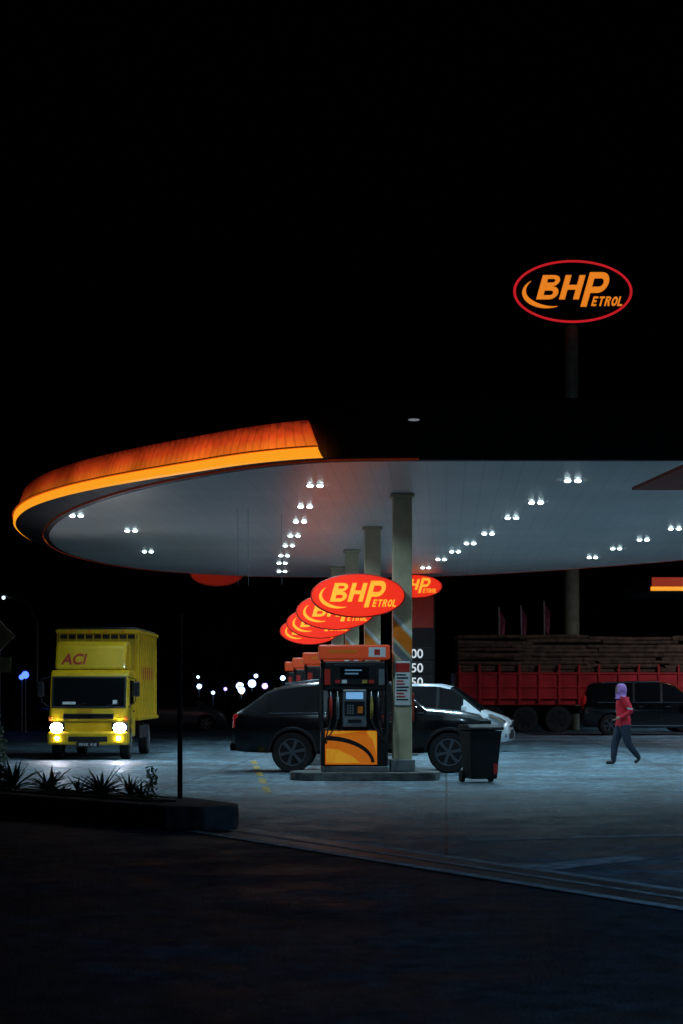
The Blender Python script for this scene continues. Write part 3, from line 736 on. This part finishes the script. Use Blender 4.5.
# ------------------------------------------------------------------ price totem
pt = empty('price_totem', (2.3, 60.5, 0), R(0))
box('board', (-.05, 0, 2.45), (1.15, .25, 4.1), M['fasciadark'], pt, .03)
box('red_panel', (-.05, -.13, 3.95), (1.05, .02, .95), mat('totem_red', (.3, .03, .02), .5, emis=(.4, .03, .01), es=.08, var=.3), pt, .01)
for k, s in enumerate(('2.00', '2.50', '1.50')):
    box('price_panel', (-.05, -.13, 2.7 - k * .43), (1.05, .02, .38), M['black'], pt, .01)
    text('price', s, .38, (-.16, -.145, 2.57 - k * .43), M['e_digit'], pt, align='CENTER', ext=.003, off=.004)
oh = empty('oval_head', (-.1, -.25, 4.72)); oh.parent = pt
prism('rim', ell(.84, .36), -.05, .08, M['redvinyl'], oh, .01)
prism('lit_face', ell(.81, .335), -.065, -.045, M['e_red'], oh)
logo(oh, .8, .33, -.074, M['e_txt'])

os_ = empty('oval_brand_sign', (-3.95, 63.4, 5.3))
prism('rim', ell(.85, .42), -.05, .09, M['redvinyl'], os_, .01)
prism('lit_face', ell(.82, .39), -.062, -.045, M['e_red2'], os_)

fl = empty('floodlight', (1.1, 30.4, 5.70))
box('case', (0, 0, 0), (.22, .1, .06), M['darkmetal'], fl, .01)
prism('lens', ell(.09, .02, 14), -.055, -.051, em('flood_lens', (.6, .65, .7), .25), fl)

for (x, y, z) in ((-2.0, 38.5, 3.6), (-1.8, 38.5, 3.6), (-1.2, 40, 3.7)):
    tube('hanging_cable', [(x, y, ZS), (x + .01, y, z)], .004, M['steel'], None, 5)

# ------------------------------------------------------------------ store with awning on the right, second canopy far right
st = empty('convenience_store')
box('walls', (16, 20, 1.9), (15, 10, 3.8), M['wall'], st, .02)
box('roof_slab', (16, 20, 3.9), (15.6, 10.6, .2), M['darkmetal'], st, .02)
mesh('awning', [(4.07, 28, 4.4), (4.3, 25.1, 4.4), (14, 25.1, 4.4), (14, 28, 4.4), (4.07, 28, 4.44), (4.3, 25.1, 4.44), (14, 25.1, 4.44), (14, 28, 4.44)],
     [(0, 1, 2, 3), (4, 5, 6, 7), (0, 1, 5, 4), (1, 2, 6, 5), (2, 3, 7, 6), (3, 0, 4, 7)], mat('awning_brown', (.16, .03, .012), .6, emis=(.3, .05, .01), es=.03, var=.3), st)
tube('awning_trim', [(4.07, 28.03, 4.42), (14, 28.03, 4.42)], .02, M['orange'], st, 6)
for x in (9.0, 13.5): tube('awning_post', [(x, 26.5, 0), (x, 26.5, 4.4)], .08, M['steel'], st)
for k in range(4):
    box('window', (10.5 + k * 3.2, 25.02, 1.5), (2.6, .03, 2.2), M['glass'], st)
dc = empty('diesel_canopy')
box('deck', (16.9, 82, 5.75), (9.6, 8, .5), M['fasciadark'], dc, .02)
box('led_strip', (16.9, 77.95, 5.55), (9.7, .06, .16), M['e_yel'], dc)
box('lit_panel', (16.9, 77.96, 5.82), (9.6, .05, .34), mat('lit_red_panel', (.4, .04, .02), .5, emis=(.6, .05, .01), es=.35), dc)
for x in (14.5, 20.5): box('post', (x, 84, 2.75), (.3, .3, 5.5), M['cream'], dc)
for (x, y) in ((14.5, 80), (18, 80), (14.5, 84), (18, 84)): ceil_light(x, y, 5.49, 50)  # unseen lights added to reach the lorry and SUV

# ------------------------------------------------------------------ flags
fm = mat('flag_cloth', (.6, .12, .18), .8, var=.3)
for (x, y, h) in ((6.55, 82, 5.0), (7.5, 82.5, 5.1), (8.5, 83, 5.3)):
    f = empty('flag_pole', (x, y, 0))
    tube('pole', [(0, 0, 0), (-.1, 0, h)], .03, M['white'], f, 8)
    vs = []; fs = []
    for i in range(5):
        for j in range(6): vs.append((-.08 + i * .055 + .02 * math.sin(j), .05 * math.sin(i * 1.5 + j * .4), h - .1 - j * .2 - i * .09))
    for i in range(4):
        for j in range(5): fs.append((i * 6 + j, i * 6 + j + 1, (i + 1) * 6 + j + 1, (i + 1) * 6 + j))
    mesh('flag', vs, fs, fm, f, True)

# ------------------------------------------------------------------ planter median
pl = [(-12, 30.0), (-4.4, 25.5), (-2.0, 22.75), (-1.55, 22.6), (-1.22, 22.85), (-1.2, 23.3), (-1.75, 24.45), (-3.0, 25.9), (-4.6, 27.3), (-12, 32.5)]
pm = empty('planter_kerb')
prism('kerb', pl, 0, .28, M['kerbdark'], pm, .03, 'z')
inn = [(-12, 30.4), (-4.35, 25.95), (-2.3, 23.6), (-1.95, 23.6), (-3.1, 25.4), (-4.6, 26.85), (-12, 32.1)]
prism('soil', inn, .2, .3, M['soil'], pm, 0, 'z')
a, b = (-4.4, 25.5), (-2.0, 22.75)
for k in range(7):
    t = k / 7; x = a[0] + (b[0] - a[0]) * t; y = a[1] + (b[1] - a[1]) * t
    box('kerb_joint', (x - .004, y - .004, .14), (.012, .02, .27), M['black'], pm, rot=(0, 0, R(-49)))

def agave(x, y, z, s, nb, m):
    vs = []; fs = []
    for i in range(nb):
        a = random.uniform(0, 2 * math.pi); up = random.uniform(.25, 1.25); L = s * random.uniform(.6, 1.25); w = .024 * s / .4
        ca, sa = math.cos(a), math.sin(a); b0 = len(vs)
        for k in range(5):
            t = k / 4; rr = L * t * math.cos(up) * (1 + .2 * t); zz = L * t * math.sin(up) - .35 * L * t * t * (1.1 - up * .6)
            ww = w * (1 - t) ** .7 * (1 + .4 * math.sin(math.pi * t))
            vs += [(x + ca * rr - sa * ww, y + sa * rr + ca * ww, z + zz + .01), (x + ca * rr, y + sa * rr, z + zz - .008 * (1 - t)), (x + ca * rr + sa * ww, y + sa * rr - ca * ww, z + zz + .01)]
        for k in range(4):
            c = b0 + 3 * k; fs += [(c, c + 3, c + 4, c + 1), (c + 1, c + 4, c + 5, c + 2)]
    return mesh('agave_plant', vs, fs, m)
for (x, y, s, nb) in ((-3.75, 25.7, .38, 26), (-3.35, 25.4, .27, 18), (-3.0, 25.0, .4, 30), (-2.6, 24.6, .3, 20), (-2.42, 24.15, .26, 16), (-4.3, 26.2, .45, 30), (-2.9, 24.3, .22, 14), (-3.9, 26.4, .3, 20), (-3.5, 25.0, .2, 14)):
    agave(x, y, .29, s, nb, M['leaf'])
def shrub(name, x, y, z, w, h, n, leaf, m):
    vs = []; fs = []
    for i in range(n):
        a = random.uniform(0, 6.283); r = w * math.sqrt(random.random()); t = random.random()
        c = Vector((x + r * math.cos(a) * (1 - .3 * t), y + r * math.sin(a) * (1 - .3 * t), z + h * t))
        u = Vector((random.gauss(0, 1), random.gauss(0, 1), random.gauss(0, 1))).normalized(); v = u.orthogonal().normalized()
        b0 = len(vs); vs += [c - u * leaf, c + v * leaf * .45, c + u * leaf, c - v * leaf * .45]; fs.append((b0, b0 + 1, b0 + 2, b0 + 3))
    return mesh(name, vs, fs, m)
shrub('leafy_shrub', -2.28, 24.0, .3, .09, .38, 80, .035, M['leaf'])
shrub('leafy_shrub', -4.6, 26.3, .3, .3, .3, 300, .05, M['leaf'])
pp = empty('steel_post', (-1.97, 24.4, .2)); tube('shaft', [(0, 0, 0), (0, 0, 2.3)], .032, M['darkmetal'], pp, 10)
tube('cap', [(0, 0, 2.3), (0, 0, 2.33)], .037, M['darkmetal'], pp, 10)

tsn = empty('traffic_sign', (-6.85, 40, 0))
tube('post', [(0, 0, 0), (0, 0, 3.0)], .03, M['darkmetal'], tsn, 8)
signdark = mat('faded_sign', (.1, .08, .03), .6, var=.3)
prism('diamond_plate', [(0, 2.35), (.33, 2.68), (0, 3.01), (-.33, 2.68)], -.06, -.045, signdark, tsn)
box('sub_plate', (0, -.05, 2.1), (.5, .015, .3), signdark, tsn)
shrub('hedge_bush', -8.0, 43, 0, .9, 1.2, 1800, .06, M['leafdark'])

# ------------------------------------------------------------------ distant tree line
vs = []; fs = []
for c in range(70):
    cx = -75 + c * 2.3 + random.uniform(-1, 1); cy = 165 + random.uniform(-6, 8); H = random.uniform(3.0, 7.5)
    for i in range(90):
        t = random.random(); rr = random.uniform(.5, 2.4) * math.sin(math.pi * min(.95, .15 + t * .85)); a = random.uniform(0, 6.28)
        p = Vector((cx + rr * math.cos(a), cy + rr * math.sin(a), .3 + t * H)); u = Vector((random.gauss(0, 1), random.gauss(0, 1), random.gauss(0, 1))).normalized(); v = u.orthogonal().normalized()
        s = random.uniform(.25, .55); b0 = len(vs); vs += [p - u * s, p + v * s * .6, p + u * s, p - v * s * .6]; fs.append((b0, b0 + 1, b0 + 2, b0 + 3))
mesh('tree_line', vs, fs, M['leafdark'])

# ------------------------------------------------------------------ street lamps
def slamp(x, y, z, arm, m, rad, pole=.06, energy=0, col=(.75, .85, 1)):
    e = empty('street_lamp', (x, y, 0))
    tube('pole', [(0, 0, 0), (0, 0, z * .8), (arm * .25, 0, z * .95), (arm, 0, z + .05)], [pole * 1.3, pole, pole * .8, pole * .6], M['steel'], e, 8)
    box('head', (arm, 0, z + .1), (.5, .25, .08), M['darkmetal'], e, .02)
    bm = bmesh.new(); bmesh.ops.create_uvsphere(bm, u_segments=12, v_segments=8, radius=rad); me = bpy.data.meshes.new('lens'); bm.to_mesh(me); bm.free()
    me.materials.append(m); o = bpy.data.objects.new('lens', me); COL.objects.link(o); o.parent = e; o.location = (arm, -.05, z - rad * .6)
    if energy:
        l = bpy.data.lights.new('lamp', 'AREA'); l.shape = 'DISK'; l.size = .4; l.energy = energy; l.color = col
        lo = bpy.data.objects.new('lamp', l); COL.objects.link(lo); lo.parent = e; lo.location = (arm, -.05, z - rad * 2)
far = [(-6.6, 130, 2.0, .24), (-5.59, 125, 2.15, .24), (-5.36, 140, 2.0, .2), (-5.9, 118, 1.72, .2), (-4.26, 130, 1.66, .14), (-9.6, 135, 1.94, .16), (-7.7, 120, 1.5, .1), (-3.26, 150, 2.05, .15), (-2.3, 130, 1.6, .09), (-11.2, 140, 1.6, .1), (-4.4, 150, 2.6, .18), (-13.0, 128, 2.1, .08), (-8.7, 150, 1.75, .12), (-6.2, 145, 2.7, .14), (-7.0, 140, 1.5, .14), (-5.0, 135, 1.3, .14), (-10.4, 145, 2.6, .1)]
for k, (x, y, z, rad) in enumerate(far):
    slamp(x, y, z, .0, (M['e_far'], M['e_far'], M['e_farp'], M['e_far'], M['e_farw'])[k % 5], rad, .03)
blu = em('blue_lamp', (.06, .14, 1), 3)
slamp(-11.85, 75, 2.25, 0, blu, .14, .03)
slamp(-12.15, 76, 2.15, 0, blu, .1, .03)
slamp(-13.7, 90, 5.8, -1.5, em('dim_lamp', (.6, .8, 1), 2.0), .08, .06)
# unseen lamps added to brighten the lorry yard and tint the foreground blue
slamp(17.0, 66, 8.0, -1.2, M['e_far'], .15, .1, 620)
slamp(10.5, 12.5, 7.0, -1.0, M['e_far'], .12, .08, 240, (.22, .55, 1))

# ------------------------------------------------------------------ walking person (faces -X)
def person(loc):
    p = empty('walking_person', loc, R(8))
    J = {}; E = []
    def v(n, co, r, l): J[n] = (Vector(co), r, l)
    v('pel', (0, 0, .90), .155, 'j'); v('waist', (-.01, 0, 1.03), .14, 't'); v('chest', (-.02, 0, 1.22), .155, 't'); v('neckb', (-.03, 0, 1.37), .08, 't'); v('neck', (-.045, 0, 1.44), .045, 's')
    for s, sd in ((1, 'L'), (-1, 'R')):
        v('sh' + sd, (-.02, s * .165, 1.335), .075, 't')
        if s == 1:
            v('el' + sd, (.12, s * .225, 1.09), .058, 't'); v('wr' + sd, (.02, s * .20, .87), .036, 't'); h = Vector((-.01, s * .195, .80)); dd = Vector((-.25, 0, -1)).normalized()
        else:
            v('el' + sd, (.10, s * .235, 1.10), .062, 't'); v('wr' + sd, (-.10, s * .19, .98), .038, 't'); h = Vector((-.165, s * .18, .955)); dd = Vector((-.9, 0, -.35)).normalized()
        v('ha' + sd, h, .027, 's')
        for k in range(4):
            o = Vector((0, (k - 1.5) * .02, 0)) if abs(dd.z) < .6 else Vector(((k - 1.5) * .02, 0, 0))
            L = (.06, .075, .07, .055)[k]
            v('f%d%s' % (k, sd), h + dd * .035 + o, .010, 's'); v('g%d%s' % (k, sd), h + dd * (.035 + L * .55) + o + Vector((-.004, -s * .004, 0)), .009, 's'); v('h%d%s' % (k, sd), h + dd * (.035 + L) + o + Vector((-.006, -s * .018, -.002)), .0075, 's')
            E += [('ha' + sd, 'f%d%s' % (k, sd)), ('f%d%s' % (k, sd), 'g%d%s' % (k, sd)), ('g%d%s' % (k, sd), 'h%d%s' % (k, sd))]
        th = h + Vector((-.035, -s * .012, .01)) if abs(dd.z) > .6 else h + Vector((-.005, -s * .01, .035))
        v('th' + sd, th, .0105, 's'); v('ti' + sd, th + dd * .035, .009, 's'); E += [('ha' + sd, 'th' + sd), ('th' + sd, 'ti' + sd)]
        E += [('neckb', 'sh' + sd), ('sh' + sd, 'el' + sd), ('el' + sd, 'wr' + sd), ('wr' + sd, 'ha' + sd)]
        v('hip' + sd, (0, s * .095, .85), .125, 'j')
        if s == 1:
            v('kn' + sd, (-.15, s * .09, .47), .085, 'j'); v('an' + sd, (-.18, s * .09, .11), .06, 'j'); v('he' + sd, (-.17, s * .09, .045), .042, 'b'); v('to' + sd, (-.34, s * .09, .04), .036, 'b')
        else:
            v('kn' + sd, (.05, s * .09, .46), .085, 'j'); v('an' + sd, (.27, s * .085, .17), .06, 'j'); v('he' + sd, (.30, s * .085, .125), .04, 'b'); v('to' + sd, (.20, s * .085, .036), .036, 'b')
        E += [('pel', 'hip' + sd), ('hip' + sd, 'kn' + sd), ('kn' + sd, 'an' + sd), ('an' + sd, 'he' + sd), ('he' + sd, 'to' + sd)]
    E += [('pel', 'waist'), ('waist', 'chest'), ('chest', 'neckb'), ('neckb', 'neck')]
    names = list(J); idx = {n: i for i, n in enumerate(names)}
    me = bpy.data.meshes.new('figure'); me.from_pydata([J[n][0] for n in names], [(idx[a], idx[b]) for a, b in E], [])
    o = bpy.data.objects.new('figure', me); COL.objects.link(o)
    o.modifiers.new('skin', 'SKIN'); sv = me.skin_vertices[0].data
    for n in names:
        r = J[n][1]; sv[idx[n]].radius = (r, r)
    sv[idx['pel']].use_root = True
    sb = o.modifiers.new('s', 'SUBSURF'); sb.levels = 2; sb.render_levels = 2
    dg = bpy.context.evaluated_depsgraph_get(); dg.update()
    m2 = bpy.data.meshes.new_from_object(o.evaluated_get(dg)); o.modifiers.clear(); o.data = m2
    m2.materials.clear()
    mats = {'s': mat('skin', (.35, .2, .13), .55), 't': mat('red_jacket', (.75, .02, .045), .8, var=.2, vscale=12, bump=.3), 'j': mat('dark_trousers', (.025, .035, .06), .85, var=.3, vscale=14, bump=.3), 'b': mat('shoes', (.03, .03, .035), .6)}
    ks = list(mats)
    for k in ks: m2.materials.append(mats[k])
    wi = len(ks); m2.materials.append(mat('sleeve_white', (.6, .58, .6), .8))
    for f in m2.polygons:
        c = f.center; best = (9, 's')
        for a, b in E:
            A_, B_ = J[a][0], J[b][0]; ab = B_ - A_; t = max(0, min(1, (c - A_).dot(ab) / max(ab.length_squared, 1e-9)))
            q = (c - (A_ + ab * t)).length - (J[a][1] * (1 - t) + J[b][1] * t)
            if q < best[0]: best = (q, J[a][2] if t < .5 else J[b][2])
        l = best[1]
        if c.z > .80 and c.z < 1.0 and l == 'j' and abs(c.y) < .22 and abs(c.x) < .2: l = 't'
        f.material_index = ks.index(l); f.use_smooth = True
        if l == 't' and 1.14 < c.z < 1.18 and abs(c.y) > .15: f.material_index = wi
    o.parent = p
    hc = Vector((-.065, 0, 1.535))
    bm = bmesh.new(); bmesh.ops.create_uvsphere(bm, u_segments=24, v_segments=18, radius=1)
    for w in bm.verts:
        x, y, z = w.co; sx = .092 if x < 0 else .095
        jaw = 1 - .25 * max(0, -z)
        w.co = Vector((x * sx * jaw, y * .073 * jaw, z * .115))
        if x < -.8 and -.35 < z < .15 and abs(y) < .25: w.co.x -= .016 * (1 - abs(y) * 3) * (1.0 if z < 0 else .4)
        if x < -.6 and .1 < z < .35 and .25 < abs(y) < .6: w.co.x += .006
    me = bpy.data.meshes.new('head'); bm.to_mesh(me); bm.free(); me.materials.append(mats['s'])
    for f in me.polygons: f.use_smooth = True
    h = bpy.data.objects.new('head', me); COL.objects.link(h); h.location = hc; h.parent = p
    for s in (-1, 1):
        prism('eye', ell(.011, .006, 10), -.002, .002, M['black'], p).matrix_local = Matrix.Translation(hc + Vector((-.088, s * .03, .012))) @ Matrix.Rotation(R(90), 4, 'Z')
        prism('brow', [(-.014, 0), (.014, 0), (.01, .005), (-.01, .006)], -.002, .002, M['black'], p).matrix_local = Matrix.Translation(hc + Vector((-.088, s * .03, .032))) @ Matrix.Rotation(R(90), 4, 'Z')
    prism('mouth', ell(.02, .005, 10), -.002, .002, mats['t'], p).matrix_local = Matrix.Translation(hc + Vector((-.083, 0, -.055))) @ Matrix.Rotation(R(90), 4, 'Z')
    sc = mat('lilac_headscarf', (.42, .2, .52), .85, var=.2, vscale=14, bump=.3)
    prof = [(.135, .03), (.125, .065), (.095, .098), (.04, .118), (-.03, .12), (-.08, .112), (-.125, .112), (-.155, .13), (-.175, .145)]
    vs = []; fs = []; N = 28
    for z, r in prof:
        for k in range(N):
            a = 2 * math.pi * k / N
            fy = .86 if z > -.1 else 1.05; rr = r * (1 + .04 * math.sin(a * 5 + z * 20) * (1 if z < -.05 else .2))
            vs.append((hc.x + .012 + rr * math.cos(a) * (1.0 if z > -.1 else .85), rr * math.sin(a) * fy, hc.z + z))
    for j in range(len(prof) - 1):
        for k in range(N):
            a = 2 * math.pi * (k + .5) / N; zc = (prof[j][0] + prof[j + 1][0]) / 2
            if math.cos(a) < -.72 and -.09 < zc < .075: continue
            fs.append((j * N + k, j * N + (k + 1) % N, (j + 1) * N + (k + 1) % N, (j + 1) * N + k))
    fs.append(tuple(range(N)))
    so = mesh('headscarf', vs, fs, sc, p, True)
    sd = so.modifiers.new('sol', 'SOLIDIFY'); sd.thickness = .006
    return p
person((6.05, 42.9, .0)).scale = (1.08, 1.08, 1.04)

# ------------------------------------------------------------------ world, camera
w = bpy.data.worlds.new('World'); S.world = w; w.use_nodes = True
nt = w.node_tree; bg = nt.nodes['Background']
sky = nt.nodes.new('ShaderNodeTexSky'); sky.sky_type = 'NISHITA'; sky.sun_disc = False; sky.sun_elevation = R(-4.0); sky.sun_rotation = R(180)
nt.links.new(sky.outputs[0], bg.inputs[0]); bg.inputs[1].default_value = .004

c = bpy.data.cameras.new('camera'); co = bpy.data.objects.new('camera', c); COL.objects.link(co)
co.location = (0, 0, 1.6); co.rotation_euler = (R(90), 0, 0)
c.sensor_fit = 'AUTO'; c.sensor_width = 36; c.lens = 2000 / 1024 * 36; c.shift_y = 178 / 1024
c.clip_start = .1; c.clip_end = 4000
c.dof.use_dof = True; c.dof.focus_distance = 37; c.dof.aperture_fstop = 3.2
S.camera = co
S.view_settings.view_transform = 'Standard'; S.view_settings.look = 'None'; S.view_settings.exposure = 0
